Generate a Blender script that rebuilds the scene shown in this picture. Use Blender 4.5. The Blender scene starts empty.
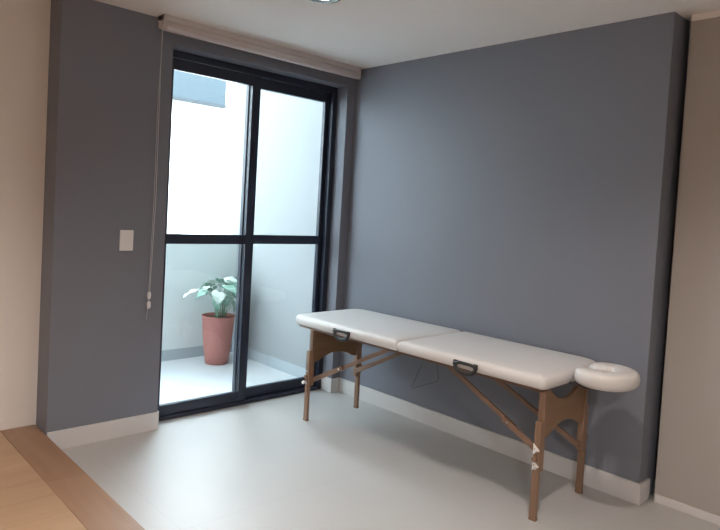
import bpy, bmesh, math, random
from mathutils import Vector, Matrix
random.seed(4)
PI = math.pi
S = bpy.context.scene
C = S.collection

# ------------------------------------------------------------------ helpers
def mat(name, col, rough=0.5, metal=0.0, spec=0.5, noise=0.0, nscale=20, bump=0.0, bscale=200):
    m = bpy.data.materials.new(name); m.use_nodes = True
    nt = m.node_tree; b = nt.nodes['Principled BSDF']
    b.inputs['Base Color'].default_value = (*col, 1)
    b.inputs['Roughness'].default_value = rough
    b.inputs['Metallic'].default_value = metal
    b.inputs['Specular IOR Level'].default_value = spec
    tc = nt.nodes.new('ShaderNodeTexCoord')
    if noise:
        n = nt.nodes.new('ShaderNodeTexNoise'); n.inputs['Scale'].default_value = nscale
        n.inputs['Detail'].default_value = 4
        nt.links.new(tc.outputs['Object'], n.inputs['Vector'])
        mx = nt.nodes.new('ShaderNodeMix'); mx.data_type = 'RGBA'
        mx.inputs['A'].default_value = (*[c*(1-noise) for c in col], 1)
        mx.inputs['B'].default_value = (*[min(1, c*(1+noise)) for c in col], 1)
        nt.links.new(n.outputs['Fac'], mx.inputs['Factor'])
        nt.links.new(mx.outputs['Result'], b.inputs['Base Color'])
    if bump:
        n2 = nt.nodes.new('ShaderNodeTexNoise'); n2.inputs['Scale'].default_value = bscale
        nt.links.new(tc.outputs['Object'], n2.inputs['Vector'])
        bp = nt.nodes.new('ShaderNodeBump'); bp.inputs['Strength'].default_value = bump
        bp.inputs['Distance'].default_value = 0.002
        nt.links.new(n2.outputs['Fac'], bp.inputs['Height'])
        nt.links.new(bp.outputs['Normal'], b.inputs['Normal'])
    return m

def wood_mat(name, c1, c2, along='Y', plank=None, rough=0.45, grain=30, gap=0.0012, scale=1.0, plen=1.2):
    m = bpy.data.materials.new(name); m.use_nodes = True
    nt = m.node_tree; b = nt.nodes['Principled BSDF']; N = nt.nodes.new; L = nt.links.new
    b.inputs['Roughness'].default_value = rough
    tc = N('ShaderNodeTexCoord'); mp = N('ShaderNodeMapping')
    L(tc.outputs['Object'], mp.inputs['Vector'])
    s = {'X': (1.2, grain, grain), 'Y': (grain, 1.2, grain), 'Z': (grain, grain, 1.2)}[along]
    mp.inputs['Scale'].default_value = s
    n = N('ShaderNodeTexNoise'); n.inputs['Scale'].default_value = scale; n.inputs['Detail'].default_value = 5
    n.inputs['Distortion'].default_value = 0.4
    L(mp.outputs['Vector'], n.inputs['Vector'])
    mx = N('ShaderNodeMix'); mx.data_type = 'RGBA'
    mx.inputs['A'].default_value = (*c1, 1); mx.inputs['B'].default_value = (*c2, 1)
    cr = N('ShaderNodeValToRGB'); cr.color_ramp.elements[0].position = .3; cr.color_ramp.elements[1].position = .7
    L(n.outputs['Fac'], cr.inputs['Fac']); L(cr.outputs['Color'], mx.inputs['Factor'])
    out = mx.outputs['Result']
    if plank:
        mp2 = N('ShaderNodeMapping'); L(tc.outputs['Object'], mp2.inputs['Vector'])
        if along == 'Y': mp2.inputs['Rotation'].default_value = (0, 0, PI/2)
        br = N('ShaderNodeTexBrick'); L(mp2.outputs['Vector'], br.inputs['Vector'])
        br.inputs['Scale'].default_value = 1
        br.inputs['Brick Width'].default_value = plen; br.inputs['Row Height'].default_value = plank
        br.inputs['Mortar Size'].default_value = gap
        br.inputs['Color1'].default_value = (1, 1, 1, 1); br.inputs['Color2'].default_value = (.90, .88, .86, 1)
        br.inputs['Mortar'].default_value = (.72, .68, .64, 1)
        m2 = N('ShaderNodeMix'); m2.data_type = 'RGBA'; m2.blend_type = 'MULTIPLY'; m2.inputs['Factor'].default_value = 1
        L(out, m2.inputs['A']); L(br.outputs['Color'], m2.inputs['B']); out = m2.outputs['Result']
    L(out, b.inputs['Base Color'])
    return m

def tile_mat(name, col, grout, w, h, off=(0, 0), rough=0.3, spec=0.5):
    m = bpy.data.materials.new(name); m.use_nodes = True
    nt = m.node_tree; b = nt.nodes['Principled BSDF']; N = nt.nodes.new; L = nt.links.new
    b.inputs['Roughness'].default_value = rough; b.inputs['Specular IOR Level'].default_value = spec
    tc = N('ShaderNodeTexCoord'); mp = N('ShaderNodeMapping'); L(tc.outputs['Object'], mp.inputs['Vector'])
    mp.inputs['Location'].default_value = (off[0], off[1], 0)
    br = N('ShaderNodeTexBrick'); L(mp.outputs['Vector'], br.inputs['Vector'])
    br.offset = 0.0; br.inputs['Scale'].default_value = 1
    br.inputs['Brick Width'].default_value = w; br.inputs['Row Height'].default_value = h
    br.inputs['Mortar Size'].default_value = 0.0015
    br.inputs['Color1'].default_value = (*col, 1); br.inputs['Color2'].default_value = (*[c*.985 for c in col], 1)
    br.inputs['Mortar'].default_value = (*grout, 1)
    n = N('ShaderNodeTexNoise'); n.inputs['Scale'].default_value = 3; n.inputs['Detail'].default_value = 6
    L(tc.outputs['Object'], n.inputs['Vector'])
    mr = N('ShaderNodeMapRange'); mr.inputs['To Min'].default_value = .95; mr.inputs['To Max'].default_value = 1.03
    L(n.outputs['Fac'], mr.inputs['Value'])
    m2 = N('ShaderNodeMix'); m2.data_type = 'RGBA'; m2.blend_type = 'MULTIPLY'; m2.inputs['Factor'].default_value = 1
    L(br.outputs['Color'], m2.inputs['A']); L(mr.outputs['Result'], m2.inputs['B'])
    L(m2.outputs['Result'], b.inputs['Base Color'])
    return m

def glass_mat(name):
    m = bpy.data.materials.new(name); m.use_nodes = True
    nt = m.node_tree; nt.nodes.clear(); N = nt.nodes.new; L = nt.links.new
    o = N('ShaderNodeOutputMaterial'); mx = N('ShaderNodeMixShader'); t = N('ShaderNodeBsdfTransparent')
    g = N('ShaderNodeBsdfGlossy'); 
    ge = N('ShaderNodeNewGeometry'); d = N('ShaderNodeVectorMath'); d.operation = 'DOT_PRODUCT'
    L(ge.outputs['Normal'], d.inputs[0]); L(ge.outputs['Incoming'], d.inputs[1])
    ab = N('ShaderNodeMath'); ab.operation = 'ABSOLUTE'; L(d.outputs['Value'], ab.inputs[0])
    sb = N('ShaderNodeMath'); sb.operation = 'SUBTRACT'; sb.inputs[0].default_value = 1; L(ab.outputs[0], sb.inputs[1])
    pw = N('ShaderNodeMath'); pw.operation = 'POWER'; pw.inputs[1].default_value = 5; L(sb.outputs[0], pw.inputs[0])
    f = N('ShaderNodeMath'); f.operation = 'MULTIPLY_ADD'; f.inputs[1].default_value = .96; f.inputs[2].default_value = .04
    L(pw.outputs[0], f.inputs[0])
    t.inputs['Color'].default_value = (.965, .985, .985, 1); g.inputs['Roughness'].default_value = 0.02
    L(f.outputs[0], mx.inputs['Fac']); L(t.outputs[0], mx.inputs[1]); L(g.outputs[0], mx.inputs[2])
    L(mx.outputs[0], o.inputs['Surface'])
    return m

def emit_mat(name, col, strength):
    m = bpy.data.materials.new(name); m.use_nodes = True
    b = m.node_tree.nodes['Principled BSDF']
    b.inputs['Base Color'].default_value = (*col, 1)
    b.inputs['Emission Color'].default_value = (*col, 1); b.inputs['Emission Strength'].default_value = strength
    return m

def obj(name, bm, m, parent=None, smooth=False, bevel=0, seg=2):
    bmesh.ops.recalc_face_normals(bm, faces=bm.faces)
    me = bpy.data.meshes.new(name); bm.to_mesh(me); bm.free()
    if m: me.materials.append(m)
    o = bpy.data.objects.new(name, me); C.objects.link(o)
    if parent: o.parent = parent
    if smooth:
        for p in me.polygons: p.use_smooth = True
    if bevel:
        b = o.modifiers.new('bevel', 'BEVEL'); b.width = bevel; b.segments = seg; b.limit_method = 'ANGLE'
    return o

def box(bm, x0, x1, y0, y1, z0, z1, M=None):
    vs = [bm.verts.new((x, y, z)) for x in (x0, x1) for y in (y0, y1) for z in (z0, z1)]
    if M is not None:
        for v in vs: v.co = M @ v.co
    for f in ((0,1,3,2),(4,6,7,5),(0,4,5,1),(2,3,7,6),(0,2,6,4),(1,5,7,3)):
        bm.faces.new([vs[i] for i in f])
    return vs

def bx(*a):
    bm = bmesh.new(); box(bm, *a); return bm

def bar(bm, a, b, w, h, up=(0, 0, 1)):
    a = Vector(a); b = Vector(b); d = (b-a).normalized(); s = d.cross(Vector(up)).normalized(); u = s.cross(d)
    vs = []
    for p in (a, b):
        for i, j in ((-1,-1),(1,-1),(1,1),(-1,1)):
            vs.append(bm.verts.new(p + s*i*w/2 + u*j*h/2))
    bm.faces.new(vs[:4]); bm.faces.new(vs[4:])
    for k in range(4): bm.faces.new((vs[k], vs[(k+1)%4], vs[4+(k+1)%4], vs[4+k]))

def pw_(v, e): return math.copysign(abs(v)**e, v)

def tube(bm, pts, rad, n=8, closed=False, flat=None, cap=True, sq=1.0):
    """pts list of Vector; rad float or list; flat=(a,b) elliptical factors (side, up)."""
    pts = [Vector(p) for p in pts]; rings = []
    N = len(pts)
    for i, p in enumerate(pts):
        if closed: d = pts[(i+1) % N] - pts[(i-1) % N]
        else: d = pts[min(i+1, N-1)] - pts[max(i-1, 0)]
        d.normalize()
        up = Vector((0, 0, 1)) if abs(d.z) < .95 else Vector((0, 1, 0))
        s = d.cross(up).normalized(); u = s.cross(d)
        r = rad[i] if isinstance(rad, (list, tuple)) else rad
        fa, fb = flat or (1, 1)
        rings.append([bm.verts.new(p + s*pw_(math.cos(2*PI*k/n), sq)*r*fa + u*pw_(math.sin(2*PI*k/n), sq)*r*fb) for k in range(n)])
    for i in range(N if closed else N-1):
        A, B = rings[i], rings[(i+1) % N]
        for k in range(n): bm.faces.new((A[k], A[(k+1)%n], B[(k+1)%n], B[k]))
    if not closed and cap:
        bm.faces.new(rings[0]); bm.faces.new(rings[-1])

def lathe(bm, prof, n=32, o=(0, 0, 0)):
    rings = []
    for r, z in prof:
        rings.append([bm.verts.new((o[0]+r*math.cos(2*PI*k/n), o[1]+r*math.sin(2*PI*k/n), o[2]+z)) for k in range(n)])
    for A, B in zip(rings, rings[1:]):
        for k in range(n): bm.faces.new((A[k], A[(k+1)%n], B[(k+1)%n], B[k]))
    bm.faces.new(rings[0]); bm.faces.new(rings[-1])

def prism(bm, pts, axis, a, b):
    """outline pts (2-D) extruded along axis between a and b. axis 'X': pts=(y,z); 'Y': pts=(x,z); 'Z': (x,y)"""
    def v(p, t): return {'X': (t, p[0], p[1]), 'Y': (p[0], t, p[1]), 'Z': (p[0], p[1], t)}[axis]
    A = [bm.verts.new(v(p, a)) for p in pts]; B = [bm.verts.new(v(p, b)) for p in pts]
    bm.faces.new(A); bm.faces.new(B)
    for k in range(len(pts)): bm.faces.new((A[k], A[(k+1) % len(pts)], B[(k+1) % len(pts)], B[k]))

def empty(name, loc=(0, 0, 0), rz=0):
    o = bpy.data.objects.new(name, None); C.objects.link(o); o.location = loc; o.rotation_euler = (0, 0, rz)
    o.empty_display_size = .1
    return o
def tag(o, label, cat, group=None):
    o['label'] = label; o['category'] = cat
    if group: o['group'] = group
    return o
def struct(o, label=None):
    o['kind'] = 'structure'
    if label: o['label'] = label
    return o

# ------------------------------------------------------------------ materials
GREY = mat('grey_paint', (.180, .190, .226), .6, spec=.35, bump=.06, bscale=120)
GREYR = GREY
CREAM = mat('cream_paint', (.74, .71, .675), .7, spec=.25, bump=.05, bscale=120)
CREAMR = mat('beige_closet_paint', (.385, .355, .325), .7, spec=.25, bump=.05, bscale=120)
CEIL = mat('ceiling_paint', (.80, .775, .755), .8, spec=.2)
BACKW = mat('room_paint', (.75, .73, .71), .7)
TILE = tile_mat('porcelain_tile', (.445, .434, .418), (.385, .374, .362), 1.2, 1.2, (.75, 0.0), .36, .5)
BTILE = tile_mat('balcony_tile', (.60, .62, .625), (.5, .5, .5), .6, .6, (0, 0), .5)
BASE = mat('white_skirting', (.60, .585, .58), .35, spec=.4)
WOODF = wood_mat('platform_boards', (.38, .245, .150), (.46, .31, .195), 'X', .19, .42, 10, plen=2.6)
WOODB = wood_mat('platform_border', (.265, .155, .092), (.33, .20, .125), 'Y', .5, .42, 14, plen=.62)
BLACK = mat('black_aluminium', (.015, .021, .040), .38, spec=.5)
GASKET = mat('dark_seal', (.035, .04, .055), .5)
GLASS = glass_mat('clear_glass')
BALC = mat('balcony_paint_brightened', (.70, .75, .74), .85, spec=.1, noise=.02, nscale=3)  # parapet copy of the one balcony paint, extra light put into the colour
BALS = mat('balcony_paint_dimmed', (.35, .365, .37), .85, spec=.1)  # same balcony paint, darkened in the colour to stand for weaker light
BBASE = mat('balcony_skirting', (.40, .45, .48), .6)
FACADE = mat('facade_render', (.88, .88, .88), .9, spec=.1)
BLUE = mat('blue_panel', (.022, .036, .046), .4)
STONE = mat('grey_sill', (.012, .018, .024), .7)
BLINDM = mat('blind_fabric', (.64, .59, .57), .8, bump=.1, bscale=400)
BLINDC = mat('blind_cassette', (.60, .56, .55), .5)
PLASTIC = mat('white_plastic', (.72, .71, .71), .35)
CHAIN = mat('chain_plastic', (.50, .49, .50), .5)
VINYL = mat('white_vinyl', (.60, .58, .565), .38, spec=.45, noise=.03, nscale=4, bump=.12, bscale=25)
VINYLS = mat('white_vinyl_piping', (.62, .58, .56), .4)
BEECH = wood_mat('beech_wood', (.19, .112, .068), (.25, .152, .098), 'Z', None, .4, 22)
BEECHP = wood_mat('beech_plywood', (.185, .108, .056), (.235, .142, .078), 'X', None, .4, 16)
BEECHB = wood_mat('beech_brace', (.17, .095, .060), (.235, .14, .09), 'Y', None, .4, 22)
PBLACK = mat('black_handle_plastic', (.012, .012, .013), .3)
STEEL = mat('steel', (.6, .6, .6), .3, metal=1)
CABLE = mat('steel_cable', (.06, .06, .07), .4, metal=.3)
STICKER = mat('white_sticker', (.78, .74, .70), .5)
INK = mat('sticker_ink', (.30, .25, .2), .6)
TERRA = mat('terracotta', (.38, .145, .12), .6, noise=.06, nscale=9)
SOIL = mat('soil', (.04, .028, .02), .95, noise=.4, nscale=60, bump=.6, bscale=60)
LEAF = mat('leaf_green', (.20, .36, .28), .45, noise=.2, nscale=14)
LEAFP = mat('leaf_pale', (.52, .62, .55), .45, noise=.15, nscale=14)
STEM = mat('stem_green', (.22, .36, .24), .5)
CHROME = mat('chrome', (.55, .53, .52), .2, metal=1)
LAMP = emit_mat('lamp_glow', (1.0, .93, .88), 9)

H = 2.5
XL, XR, ZT = -1.504, -.079, 2.362          # door opening
XG, YB, HP = -2.145, .19, .10              # end of grey wall, cream wall plane, platform height
YR, XB = -2.335, .11                       # end of right wall, cream wall behind it

# ------------------------------------------------------------------ room shell
struct(obj('floor', bx(XG-.0, .5, -6.6, .15, -.06, 0), TILE), 'pale porcelain tile floor')
struct(obj('floor_platform', bx(-5.3, -2.330, -6.6, YB, -.06, HP), WOODF), 'raised light wood plank floor')
struct(obj('trim_1', bx(-2.328, -2.150, -6.6, YB, -.06, HP), WOODB, bevel=.003), 'darker wood border board of the raised floor')
struct(obj('ceiling', bx(-5.3, .5, -6.6, .35, H, H+.1), CEIL), 'white ceiling')
bm = bmesh.new()
box(bm, XG, XL, 0, .2, 0, H); box(bm, XR, .0, 0, .2, 0, H); box(bm, XL, XR, 0, .2, ZT, H)
struct(obj('wall_window', bm, GREY), 'dark grey wall around the balcony door')
struct(obj('wall_right', bx(0, .2, YR, .2, 0, H), GREYR), 'dark grey wall behind the massage table')
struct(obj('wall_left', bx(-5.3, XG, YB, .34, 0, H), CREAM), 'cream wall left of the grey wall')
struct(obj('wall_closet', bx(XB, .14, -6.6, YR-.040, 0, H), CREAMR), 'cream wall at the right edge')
struct(obj('wall_outer', bx(.4, .5, -6.6, .2, 0, H), GREYR))
struct(obj('wall_back', bx(-5.3, .5, -6.7, -6.6, 0, H), BACKW))
struct(obj('wall_side', bx(-5.4, -5.3, -6.7, .34, 0, H), BACKW))
struct(obj('wall_sun_block', bx(-5.3, .5, .2, .35, H+.1, 3.75), BALS), 'unseen outside wall above the balcony door, added to shade the balcony')  # unseen, added to block the sun from the balcony below
# skirting
hb, tb = .108, .015
struct(obj('baseboard_window', bx(XG+.002, XL+.004, -tb, 0, 0, hb), BASE, bevel=.002))
struct(obj('baseboard_jamb', bx(XR-tb, XR, -.0, .108, 0, hb), BASE, bevel=.002))
struct(obj('baseboard_corner', bx(XR-tb, -tb, -tb, 0, 0, hb), BASE, bevel=.002))
bm = bmesh.new(); box(bm, -tb, 0, YR-tb, 0, 0, hb); box(bm, 0, .11, YR-tb, YR, 0, hb)
struct(obj('baseboard_right', bm, BASE, bevel=.002))
struct(obj('baseboard_closet', bx(XB-.012, XB, -6.6, YR-.045, 0, .042), BASE, bevel=.002))
struct(obj('trim_2', bx(XB-.010, XB, -6.6, YR-.045, H-.03, H), CEIL))
bm = bmesh.new(); box(bm, XL, XL+.012, 0.0, .11, 0, hb)
struct(obj('baseboard_reveal', bm, BASE, bevel=.002))

# ------------------------------------------------------------------ balcony door (black aluminium, two sashes)
door = struct(empty('door_1', ((XL+XR)/2, .15, 0)), 'black aluminium sliding balcony door with two glazed leaves')
def W(bm):   # into door-local coordinates
    bmesh.ops.translate(bm, verts=bm.verts, vec=(-(XL+XR)/2, -.15, 0)); return bm
bm = bmesh.new()
box(bm, XL, XL+.022, .112, .198, 0, ZT); box(bm, XR-.045, XR, .112, .198, 0, ZT)
box(bm, XL+.022, XR-.045, .112, .198, ZT-.045, ZT); box(bm, XL+.022, XR-.045, .112, .198, 0, .028)
obj('door_frame', W(bm), BLACK, door, bevel=.002)
def sash(x0, x1, y, wl, wr):
    z0, z1 = .030, ZT-.047
    bm = bmesh.new()
    box(bm, x0, x0+wl, y, y+.034, z0, z1); box(bm, x1-wr, x1, y, y+.034, z0, z1)
    box(bm, x0+wl, x1-wr, y, y+.034, z0, .098); box(bm, x0+wl, x1-wr, y, y+.034, ZT-.118, z1)
    box(bm, x0+wl, x1-wr, y, y+.034, 1.143, 1.208)
    s = obj('door_leaf', W(bm), BLACK, door, bevel=.0025)
    for za, zb in ((.098, 1.143), (1.208, ZT-.118)):
        g = bmesh.new(); box(g, x0+wl, x1-wr, y+.015, y+.021, za, zb)
        obj('glass_pane', W(g), GLASS, s)
    return s
sash(XL+.024, -.782, .118, .046, .066)
sash(-.856, XR-.047, .156, .072, .036)

# ------------------------------------------------------------------ balcony and what lies beyond
YF = 1.52
struct(obj('floor_balcony', bx(-5, .02, .15, YF+.02, -.06, 0), BTILE), 'pale balcony floor')
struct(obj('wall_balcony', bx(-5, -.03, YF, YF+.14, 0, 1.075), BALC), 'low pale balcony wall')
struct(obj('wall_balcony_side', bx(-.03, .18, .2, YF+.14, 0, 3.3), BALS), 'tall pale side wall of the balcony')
struct(obj('baseboard_balcony', bx(-5, -.03, YF-.012, YF, 0, .095), BBASE))
struct(obj('baseboard_balcony_side', bx(-.042, -.03, .2, YF-.012, 0, .095), BBASE))
nb = tag(empty('building', (0, 3, -1)), 'white building behind the balcony wall, with a blue panel high up', 'building')
bm = bx(-7, 7, 0, .3, 0, 4.6)
obj('wall', bm, FACADE, nb)
pf = obj('window', bx(-1.3, .615, -.05, .0, 3.575, 4.45), BLUE, nb)
pf['label'] = 'blue grey panel'
obj('sill', bx(-1.3, .625, -.06, .0, 3.545, 3.575), STONE, pf)

# ------------------------------------------------------------------ potted plant on the balcony
pl = tag(empty('potted_plant', (-.368, 1.235, 0)), 'green leafy plant in a tall terracotta pot on the balcony', 'plant')
bm = bmesh.new()
lathe(bm, [(.092, 0), (.100, .006), (.116, .12), (.130, .26), (.140, .385), (.144, .41), (.147, .415), (.147, .428), (.136, .428), (.130, .40), (.126, .385)], 40)
obj('pot', bm, TERRA, pl, True)
bm = bmesh.new(); lathe(bm, [(.124, .380), (.124, .396), (.06, .402), (.01, .404)], 28); obj('soil', bm, SOIL, pl, True)
def leaf(base, tip, droop, L, Wd, roll, m, stem_r=.0035):
    """petiole from base to tip, heart-shaped blade hanging on from tip"""
    base, tip = Vector(base), Vector(tip)
    bm = bmesh.new()
    mid = (base+tip)/2 + Vector((0, 0, .03)); hd = Vector((tip.x-base.x, tip.y-base.y, 0))
    if hd.length < .01: hd = Vector((1, 0, 0))
    hd.normalize()
    pts = []
    for i in range(9):
        t = i/8; ctrl = base + Vector((0, 0, 1))*(tip.z-base.z)*.75
        pts.append(base*(1-t)**2 + ctrl*2*t*(1-t) + tip*t*t)
    st = bmesh.new(); tube(st, pts, [stem_r*1.4 - stem_r*.8*i/8 for i in range(9)], 6)
    # blade
    fwd = (hd*math.cos(droop) - Vector((0, 0, 1))*math.sin(droop)).normalized()
    side = fwd.cross(Vector((0, 0, 1))).normalized(); side = Matrix.Rotation(roll, 3, fwd) @ side
    nrm = side.cross(fwd)
    n = 12; rows = []
    for i in range(n+1):
        t = i/n
        w = Wd*.5*(math.sin(PI*min(1, (t+.06)/1.06)**.62))**.85 if t < 1 else 0
        c = tip + fwd*(t*L - L*.12) - nrm*(.18*L*t*t)
        row = []
        for j in range(-3, 4):
            s = j/3
            back = -L*.13*abs(s)*(1-t)**3
            row.append(bm.verts.new(c + side*w*s + nrm*(.16*w*abs(s)**1.3 + .006*math.sin(t*14+j)) + fwd*back))
        rows.append(row)
    for A, B in zip(rows, rows[1:]):
        for k in range(6): bm.faces.new((A[k], A[k+1], B[k+1], B[k]))
    bmesh.ops.remove_doubles(bm, verts=bm.verts, dist=.0003)
    o = obj('leaf', bm, m, pl, True)
    so = o.modifiers.new('thick', 'SOLIDIFY'); so.thickness = .0012
    obj('leaf_stem', st, STEM, o, True)
spec = [  # tip x, y, z, droop, length, width, roll, pale
 (-.33,-.12,.690,.02,.24,.075,.2,1), (-.10,-.12,.640,.55,.12,.11,-.2,1), (.02,-.10,.700,.25,.13,.10,.2,0),
 (.14,-.06,.700,.35,.15,.13,.3,0), (.17,.02,.745,.2,.14,.10,-.3,1), (.09,.10,.730,.3,.13,.10,.1,0),
 (-.06,.08,.690,.3,.12,.09,.3,0), (.12,-.12,.610,.8,.15,.13,.0,0), (.19,-.02,.640,.9,.15,.12,.4,0),
 (-.14,.0,.680,.25,.11,.08,.0,1), (-.02,-.10,.62,.8,.11,.09,.1,0), (.08,-.10,.655,.5,.13,.10,-.3,1), (.15,.0,.56,1.0,.12,.10,.2,0), (-.05,.04,.72,.2,.12,.09,.4,1), (.16,.08,.600,1.0,.14,.11,.0,1), (.0,.13,.66,.5,.12,.09,.2,0),
 (.06,-.05,.755,.1,.12,.09,.2,1), (.20,-.07,.53,1.1,.12,.10,-.2,1), (-.07,-.07,.58,.9,.10,.08,.1,0), (.03,.02,.60,.6,.10,.08,.5,0), (-.20,-.04,.655,.3,.12,.06,-.3,0), (.10,-.02,.70,.5,.17,.14,.2,1), (.21,.04,.70,.5,.15,.12,.0,0), (-.02,-.02,.70,.15,.14,.10,-.4,1)]
for i, (x, y, z, dr, L_, w_, ro, pale) in enumerate(spec):
    L_ *= 1.12; w_ *= 1.15
    a = math.atan2(y, x); r = .02 + .045*((i*37) % 10)/10
    leaf((r*math.cos(a), r*math.sin(a), .40), (x*.80, y, z), dr, L_, w_, ro, LEAFP if pale else LEAF)

# ------------------------------------------------------------------ roller blind
rb = tag(empty('roller_blind', (-.846, -.075, H)), 'rolled-up beige roller blind under the ceiling above the balcony door', 'blind')
x0, x1 = -1.618+.846, -.052+.846
bm = bmesh.new()
prism(bm, [(.055, 0), (-.020, 0), (-.020, -.032), (.055, -.032)], 'X', x0, x1)
obj('headrail', bm, BLINDC, rb, bevel=.002)
bm = bmesh.new()
prof = [(math.cos(a)*.034, -.058+math.sin(a)*.030) for a in [2*PI*k/24 for k in range(24)]]
prism(bm, prof, 'X', x0+.012, x1-.012)
obj('fabric_roll', bm, BLINDM, rb, True)
for xx in (x0, x1-.006):
    bm = bmesh.new(); prism(bm, [(.055, -.002), (-.036, -.002), (-.036, -.088), (-.01, -.092), (.04, -.07)], 'X', xx, xx+.006)
    obj('end_bracket', bm, BLINDC, rb, bevel=.001)
bm = bmesh.new(); prism(bm, [(-.045, -.070), (-.033, -.068), (-.031, -.090), (-.043, -.092)], 'X', x0+.012, x1-.012)
obj('bottom_bar', bm, BLINDC, rb, bevel=.003)
bm = bmesh.new()
top = (x0+.004, -.0, -.06)
def wp(x, z, y=-.03): return (x+.846, y+.075, z-H)
tube(bm, [wp(-1.606, 2.42, -.06), wp(-1.592, 2.0, -.035), wp(-1.586, 1.4, -.028), wp(-1.599, .83, -.025), wp(-1.604, .755, -.025)], .0022, 6)
tube(bm, [wp(-1.612, 2.42, -.085), wp(-1.604, 2.0, -.04), wp(-1.598, 1.4, -.03), wp(-1.606, .83, -.028), wp(-1.612, .70, -.026)], .0016, 6)
obj('pull_chain', bm, CHAIN, rb, True)
for z in (.842, .785):
    bm = bmesh.new(); lathe(bm, [(.004, -.022), (.010, -.018), (.0115, 0), (.010, .018), (.004, .022)], 12, wp(-1.601, z, -.026))
    obj('chain_connector', bm, PLASTIC, rb, True)

# ------------------------------------------------------------------ light switch
sw = tag(empty('light_switch', (-1.744, -.0, 1.172)), 'white rectangular light switch plate on the grey wall beside the door', 'light switch')
obj('wall_plate', bx(-.040, .040, -.008, 0, -.061, .061), PLASTIC, sw, bevel=.003)
obj('rocker', bx(-.013, .013, -.0115, -.008, -.022, .022), PLASTIC, sw, bevel=.0015)

# ------------------------------------------------------------------ ceiling spotlights
def downlight(x, y, label, group=None):
    t = tag(empty('ceiling_spotlight', (x, y, H)), label, 'ceiling light', group)
    bm = bmesh.new(); n = 40
    prof = [(.094, 0), (.094, -.006), (.086, -.010), (.074, -.008), (.056, -.004), (.051, -.001)]
    rings = [[bm.verts.new((r*math.cos(2*PI*k/n), r*math.sin(2*PI*k/n), z)) for k in range(n)] for r, z in prof]
    for A, B in zip(rings, rings[1:]):
        for k in range(n): bm.faces.new((A[k], A[(k+1)%n], B[(k+1)%n], B[k]))
    obj('trim_ring', bm, CHROME, t, True)
    bm = bmesh.new(); lathe(bm, [(.050, -.0005), (.050, -.004), (.035, -.0065), (.01, -.008)], 32)
    obj('lamp', bm, LAMP, t, True)
    return t
spots = [(-1.235, -1.085, 22), (-1.40, -2.58, 90), (-3.3, -1.3, 110), (-3.5, -2.9, 95), (-1.4, -4.6, 8), (-4.0, -4.7, 190)]
labels = ['round recessed spotlight in the ceiling near the balcony door', 'round recessed spotlight in the ceiling above the near end of the table',
 'round recessed spotlight above the wood platform by the cream wall', 'round recessed spotlight above the middle of the wood platform',
 'unseen fill spotlight added above the tile floor behind the viewer', 'unseen fill spotlight added above the platform behind the viewer']
for (x, y, e), lb in zip(spots, labels):
    downlight(x, y, lb, 'recessed ceiling spotlights')
    ld = bpy.data.lights.new('spot_lamp', 'SPOT'); ld.energy = e; ld.color = (1.0, .885, .80)
    wide = y < -4; ld.spot_size = math.radians(168 if wide else 128); ld.spot_blend = .4 if wide else 1.0  # wide-beam pair behind the viewer is added as ambient fill
    if wide: ld.color = (1.0, .94, .90)
    ld.shadow_soft_size = .045
    lo = bpy.data.objects.new('spot_lamp', ld); C.objects.link(lo); lo.location = (x, y, H-.03)

# ------------------------------------------------------------------ massage table
T = tag(empty('massage_table', (-.3625, -1.185, 0), math.radians(1.3)), 'white folding massage table with wooden legs standing by the grey wall', 'massage table')
HW, HL = .318, .955
def rrect(w0, w1, l0, l1, r, corners, n=6):
    """rounded rectangle outline, corners flags in order (+x+y, -x+y, -x-y, +x-y)"""
    out = []
    for k, (cx, cy) in enumerate(((w1, l1), (w0, l1), (w0, l0), (w1, l0))):
        rr = corners[k]
        sx, sy = (1, 1, ) if k == 0 else ((-1, 1) if k == 1 else ((-1, -1) if k == 2 else (1, -1)))
        px, py = cx - sx*rr, cy - sy*rr
        for i in range(n+1):
            a = k*PI/2 + i*PI/2/n
            out.append((px + rr*math.cos(a), py + rr*math.sin(a)))
    return out
def cushion(y0, y1, corners):
    bm = bmesh.new(); prof = [(0.006, .643), (0, .649), (0, .672), (.002, .682), (.007, .691), (.014, .697), (.026, .701), (.05, .7035), (.09, .705)]
    rings = []
    cy = (y0+y1)/2
    for ins, z in prof:
        o = rrect(-HW+ins, HW-ins, y0+ins, y1-ins, 0, [max(c-ins, .012) for c in corners])
        rings.append([bm.verts.new((x, y, z)) for x, y in o])
    for A, B in zip(rings, rings[1:]):
        for k in range(len(A)): bm.faces.new((A[k], A[(k+1) % len(A)], B[(k+1) % len(A)], B[k]))
    bm.faces.new(rings[0]); bm.faces.new(rings[-1])
    return bm
obj('cushion', cushion(-.0235, HL-.015, (.11, .085, .012, .012)), VINYL, T, True)
obj('cushion', cushion(-HL+.006, -.0265, (.012, .012, .035, .11)), VINYL, T, True)
for (a, b) in ((.012, HL-.05), (-HL+.055, -.012)):          # wooden rails under each half
    bm = bmesh.new(); z0, z1 = .618, .644
    box(bm, -HW+.050, -HW+.070, a, b, z0, z1); box(bm, HW-.070, HW-.050, a, b, z0, z1)
    box(bm, -HW+.070, HW-.070, a, a+.02, z0, z1); box(bm, -HW+.070, HW-.070, b-.02, b, z0, z1)
    box(bm, -HW+.070, HW-.070, a+.02, b-.02, z1-.006, z1)
    obj('underframe', bm, BEECHB, T)
FX, BX_ = -.236, .188       # centres of the leg posts
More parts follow.
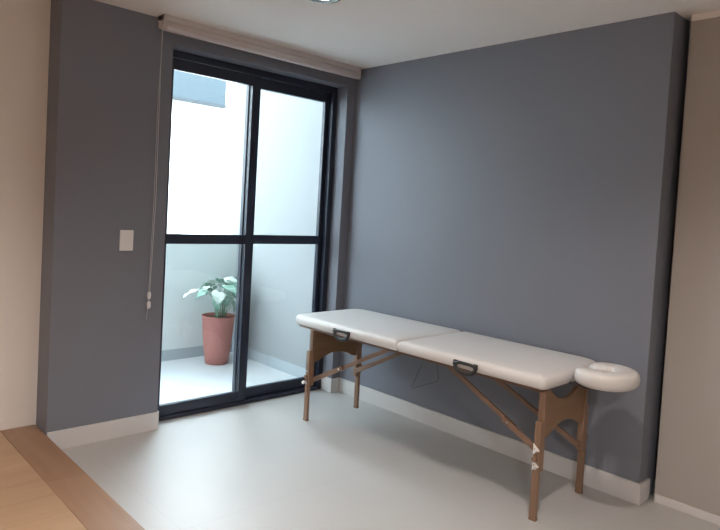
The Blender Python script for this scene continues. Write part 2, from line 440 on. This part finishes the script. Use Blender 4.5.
for yy in (.795, -.902):
    # end panel: hourglass board between the two posts
    def arc(x0, x1, za, zb, n=14):   # za at ends, zb at apex
        return [(x0+(x1-x0)*i/n, za+(zb-za)*math.sin(PI*i/n)**.8) for i in range(n+1)]
    xa, xb_ = FX+.011, BX_-.011
    lo_ = [(xa, .388)] + arc(xa+.045, xb_-.045, .395, .440) + [(xb_, .388)]
    hi_ = [(xb_, .618)] + [(x, z) for x, z in reversed(arc(xa+.04, xb_-.04, .618, .550))] + [(xa, .618)]
    bm = bmesh.new(); prism(bm, lo_+hi_, 'Y', yy-.009, yy+.009)
    obj('end_panel', bm, BEECHP, T, bevel=.0015)
    for xx, sgn in ((FX, -1), (BX_, 1)):
        bm = bmesh.new(); box(bm, xx-.011, xx+.011, yy-.0175, yy+.0175, .235, .618)
        lg = obj('leg', bm, BEECH, T, bevel=.003)
        ex = xx + sgn*.0225
        bm = bmesh.new(); box(bm, ex-.011, ex+.011, yy-.0175, yy+.0175, .012, .474)
        obj('leg_extension', bm, BEECH, lg, bevel=.004)
        bm = bmesh.new(); box(bm, ex-.012, ex+.012, yy-.0185, yy+.0185, 0, .014)
        obj('foot_pad', bm, BEECHB, lg, bevel=.003)
        kx = ex + sgn*.011
        kb = bmesh.new()
        tube(kb, [(kx, yy, .300), (kx+sgn*.004, yy, .300), (kx+sgn*.006, yy, .300), (kx+sgn*.018, yy, .300), (kx+sgn*.021, yy, .300)], [.006, .006, .014, .014, .010], 10)
        obj('knob', kb, BEECHB, lg, True)
        for z in (.252, .335):
            bb = bmesh.new(); tube(bb, [(kx, yy, z), (kx+sgn*.003, yy, z)], .006, 10)
            obj('bolt', bb, STEEL, lg, True)
# triangular white stickers on the near front leg, white wing nut on the window-end front leg
legs = [o for o in T.children if o.name.startswith('leg')]
near = legs[2]; far = legs[0]
for z in (.345, .268):
    bm = bmesh.new(); x = FX-.0225-.0112
    prism(bm, [(-.902+.017, z-.028), (-.902+.017, z+.026), (-.902-.019, z-.004)], 'X', x-.0012, x)
    st = obj('sticker', bm, STICKER, near); st['label'] = 'white triangular sticker'
    bm = bmesh.new(); prism(bm, [(-.902+.012, z-.006), (-.902+.012, z+.004), (-.902+.004, z-.001)], 'X', x-.0016, x-.0012)
    # small printed mark
    for v in bm.verts: pass
    me = obj('sticker_mark', bm, INK, near)
bm = bmesh.new(); x = FX-.0225-.011
tube(bm, [(x, .80, .262), (x-.02, .803, .262), (x-.028, .803, .262)], [.006, .012, .010], 8)
w = obj('wing_nut', bm, STICKER, far, True); w['label'] = 'white wing nut'

# folding braces
def brace(x, ya, za, yb, zb, k=.30):
    a = Vector((x, ya, za)); b = Vector((x, yb, zb)); m = a + (b-a)*k; d = (b-a).normalized()
    sg = 1 if x > 0 else -1
    bm = bmesh.new(); bar(bm, a - Vector((0, 0, 0)), m + d*.03, .013, .030, (0, 0, 1))
    o = obj('brace', bm, BEECHB, T, bevel=.002)
    bm = bmesh.new(); off = Vector((-sg*.0135, 0, 0)); bar(bm, m - d*.04 + off, b + off, .013, .026, (0, 0, 1))
    obj('brace_arm', bm, BEECHB, o, bevel=.002)
    bb = bmesh.new(); tube(bb, [m + Vector((sg*.005, 0, 0)), m + Vector((sg*.010, 0, 0))], .006, 10)
    obj('bolt', bb, STEEL, o, True)
brace(-.217, -.902, .308, -.25, .640); brace(.173, -.902, .262, -.15, .606)
brace(-.217, .795, .268, .09, .630, .36); brace(.173, .795, .270, .09, .630, .36)

# carry handles on the front side
for yy in (.425, -.505):
    cx = -HW-.004
    bm = bmesh.new(); pts = []
    for i in range(25):
        a = PI + PI*i/24
        pts.append((cx-.005, yy + .066*math.cos(a), .664 + .040*math.sin(a)*(1.0)))
    tube(bm, pts, [.0085+.004*abs(math.sin(PI*i/24)) for i in range(25)], 8)
    tube(bm, [(cx-.003, yy-.071, .669), (cx-.004, yy-.03, .675), (cx-.004, yy+.03, .675), (cx-.003, yy+.071, .669)], .0085, 8)
    hd = obj('carry_handle', bm, PBLACK, T, True)
    for s in (-1, 1):
        obj('handle_mount', bx(cx-.006, cx+.004, yy+s*.062-.012, yy+s*.062+.012, .656, .684), PBLACK, hd, bevel=.003)

# thin support cable hanging under the middle
bm = bmesh.new()
tube(bm, [(.06, .04, .625), (.06, .078, .514), (.06, .13, .40), (.06, .160, .328), (.06, .148, .326), (.06, .058, .368), (.06, -.036, .412), (.06, -.047, .43), (.06, -.037, .478), (.06, -.012, .625)], .0015, 6)
obj('support_cable', bm, CABLE, T, True)

# face cradle at the near end
FCX, FCY, FCZ = -.005, -HL-.138, .700
cr = bpy.data.objects.new('face_cradle', None); C.objects.link(cr); cr.parent = T; cr.location = (FCX, FCY, 0)
bm = bmesh.new(); pts = []; rad = []
a0 = math.radians(112)
for i in range(41):
    a = a0 + (2*PI - 2*(a0-PI/2))*i/40
    pts.append((.106*math.cos(a), .090*math.sin(a), FCZ)); e = min(i, 40-i)
    rad.append(.059*min(1, .55+.45*math.sin(min(1, e/4)*PI/2)))
tube(bm, pts, rad, 24, flat=(.98, .66), sq=.62)
bmesh.ops.recalc_face_normals(bm, faces=bm.faces)
fc = obj('face_cushion', bm, VINYL, cr, True)
bm = bmesh.new()
tube(bm, [(x, y, FCZ-.036) for x, y, z in pts], .040, 14, flat=(1, .12))
obj('cradle_plate', bm, VINYLS, cr, True)
bm = bmesh.new()
for s in (-.07, .07):
    tube(bm, [(s-FCX*0, .30, FCZ-.054), (s, .10, FCZ-.054), (s, .02, FCZ-.055), (s, -.03, FCZ-.050)], .007, 10)
bar(bm, (-.085, .06, FCZ-.054), (.085, .06, FCZ-.054), .022, .012)
obj('cradle_bar', bm, CABLE, cr)

# ------------------------------------------------------------------ sun, sky and camera
sd = bpy.data.lights.new('sun', 'SUN'); sd.energy = 36; sd.color = (.82, .94, 1.0); sd.angle = math.radians(2)
so = bpy.data.objects.new('sun', sd); C.objects.link(so)
so.rotation_euler = Vector((-.15, 1, -math.tan(math.radians(40)))).to_track_quat('-Z', 'Y').to_euler(); so.location = (0, -6, 8)

w = bpy.data.worlds.new('sky'); S.world = w; w.use_nodes = True
bg = w.node_tree.nodes['Background']; bg.inputs['Color'].default_value = (.75, .895, 1.0, 1); bg.inputs['Strength'].default_value = 5
# overcast sky, brighter where the clouds are thin, high up beyond the balcony
nt = w.node_tree; tcw = nt.nodes.new('ShaderNodeTexCoord')
dt = nt.nodes.new('ShaderNodeVectorMath'); dt.operation = 'DOT_PRODUCT'
dt.inputs[1].default_value = Vector((.6, 1, 1.40)).normalized(); nt.links.new(tcw.outputs['Generated'], dt.inputs[0])
mm = nt.nodes.new('ShaderNodeMath'); mm.operation = 'MAXIMUM'; mm.inputs[1].default_value = 0; nt.links.new(dt.outputs['Value'], mm.inputs[0])
pw = nt.nodes.new('ShaderNodeMath'); pw.operation = 'POWER'; pw.inputs[1].default_value = 28; nt.links.new(mm.outputs[0], pw.inputs[0])
ma = nt.nodes.new('ShaderNodeMath'); ma.operation = 'MULTIPLY_ADD'; ma.inputs[1].default_value = 52; ma.inputs[2].default_value = 5
nt.links.new(pw.outputs[0], ma.inputs[0]); nt.links.new(ma.outputs[0], bg.inputs['Strength'])

cx, cy, cz = -3.2484, -3.5956, 1.4237
yaw, pitch, roll = math.radians(-43.2732), math.radians(-2.357), math.radians(3.2331)
f = Vector((-math.sin(yaw)*math.cos(pitch), math.cos(yaw)*math.cos(pitch), math.sin(pitch)))
r0 = Vector((math.cos(yaw), math.sin(yaw), 0)); u0 = r0.cross(f)
r = r0*math.cos(roll) + u0*math.sin(roll); u = -r0*math.sin(roll) + u0*math.cos(roll)
M = Matrix(((r.x, u.x, -f.x, cx), (r.y, u.y, -f.y, cy), (r.z, u.z, -f.z, cz), (0, 0, 0, 1)))
cd = bpy.data.cameras.new('camera'); co = bpy.data.objects.new('camera', cd); C.objects.link(co)
co.matrix_world = M
cd.sensor_fit = 'HORIZONTAL'; cd.sensor_width = 36; cd.lens = 622.67/720*36
cd.shift_y = -(265-236.232)/720; cd.clip_start = .05
S.camera = co
S.view_settings.view_transform = 'Standard'; S.view_settings.look = 'None'
S.view_settings.exposure = 0; S.view_settings.gamma = 1; S.view_settings.use_curve_mapping = False
S.cycles.use_denoising = True
S.cycles.max_bounces = 12; S.cycles.diffuse_bounces = 8; S.cycles.transparent_max_bounces = 16
S.cycles.caustics_reflective = False; S.cycles.caustics_refractive = False
S.cycles.sample_clamp_indirect = 0
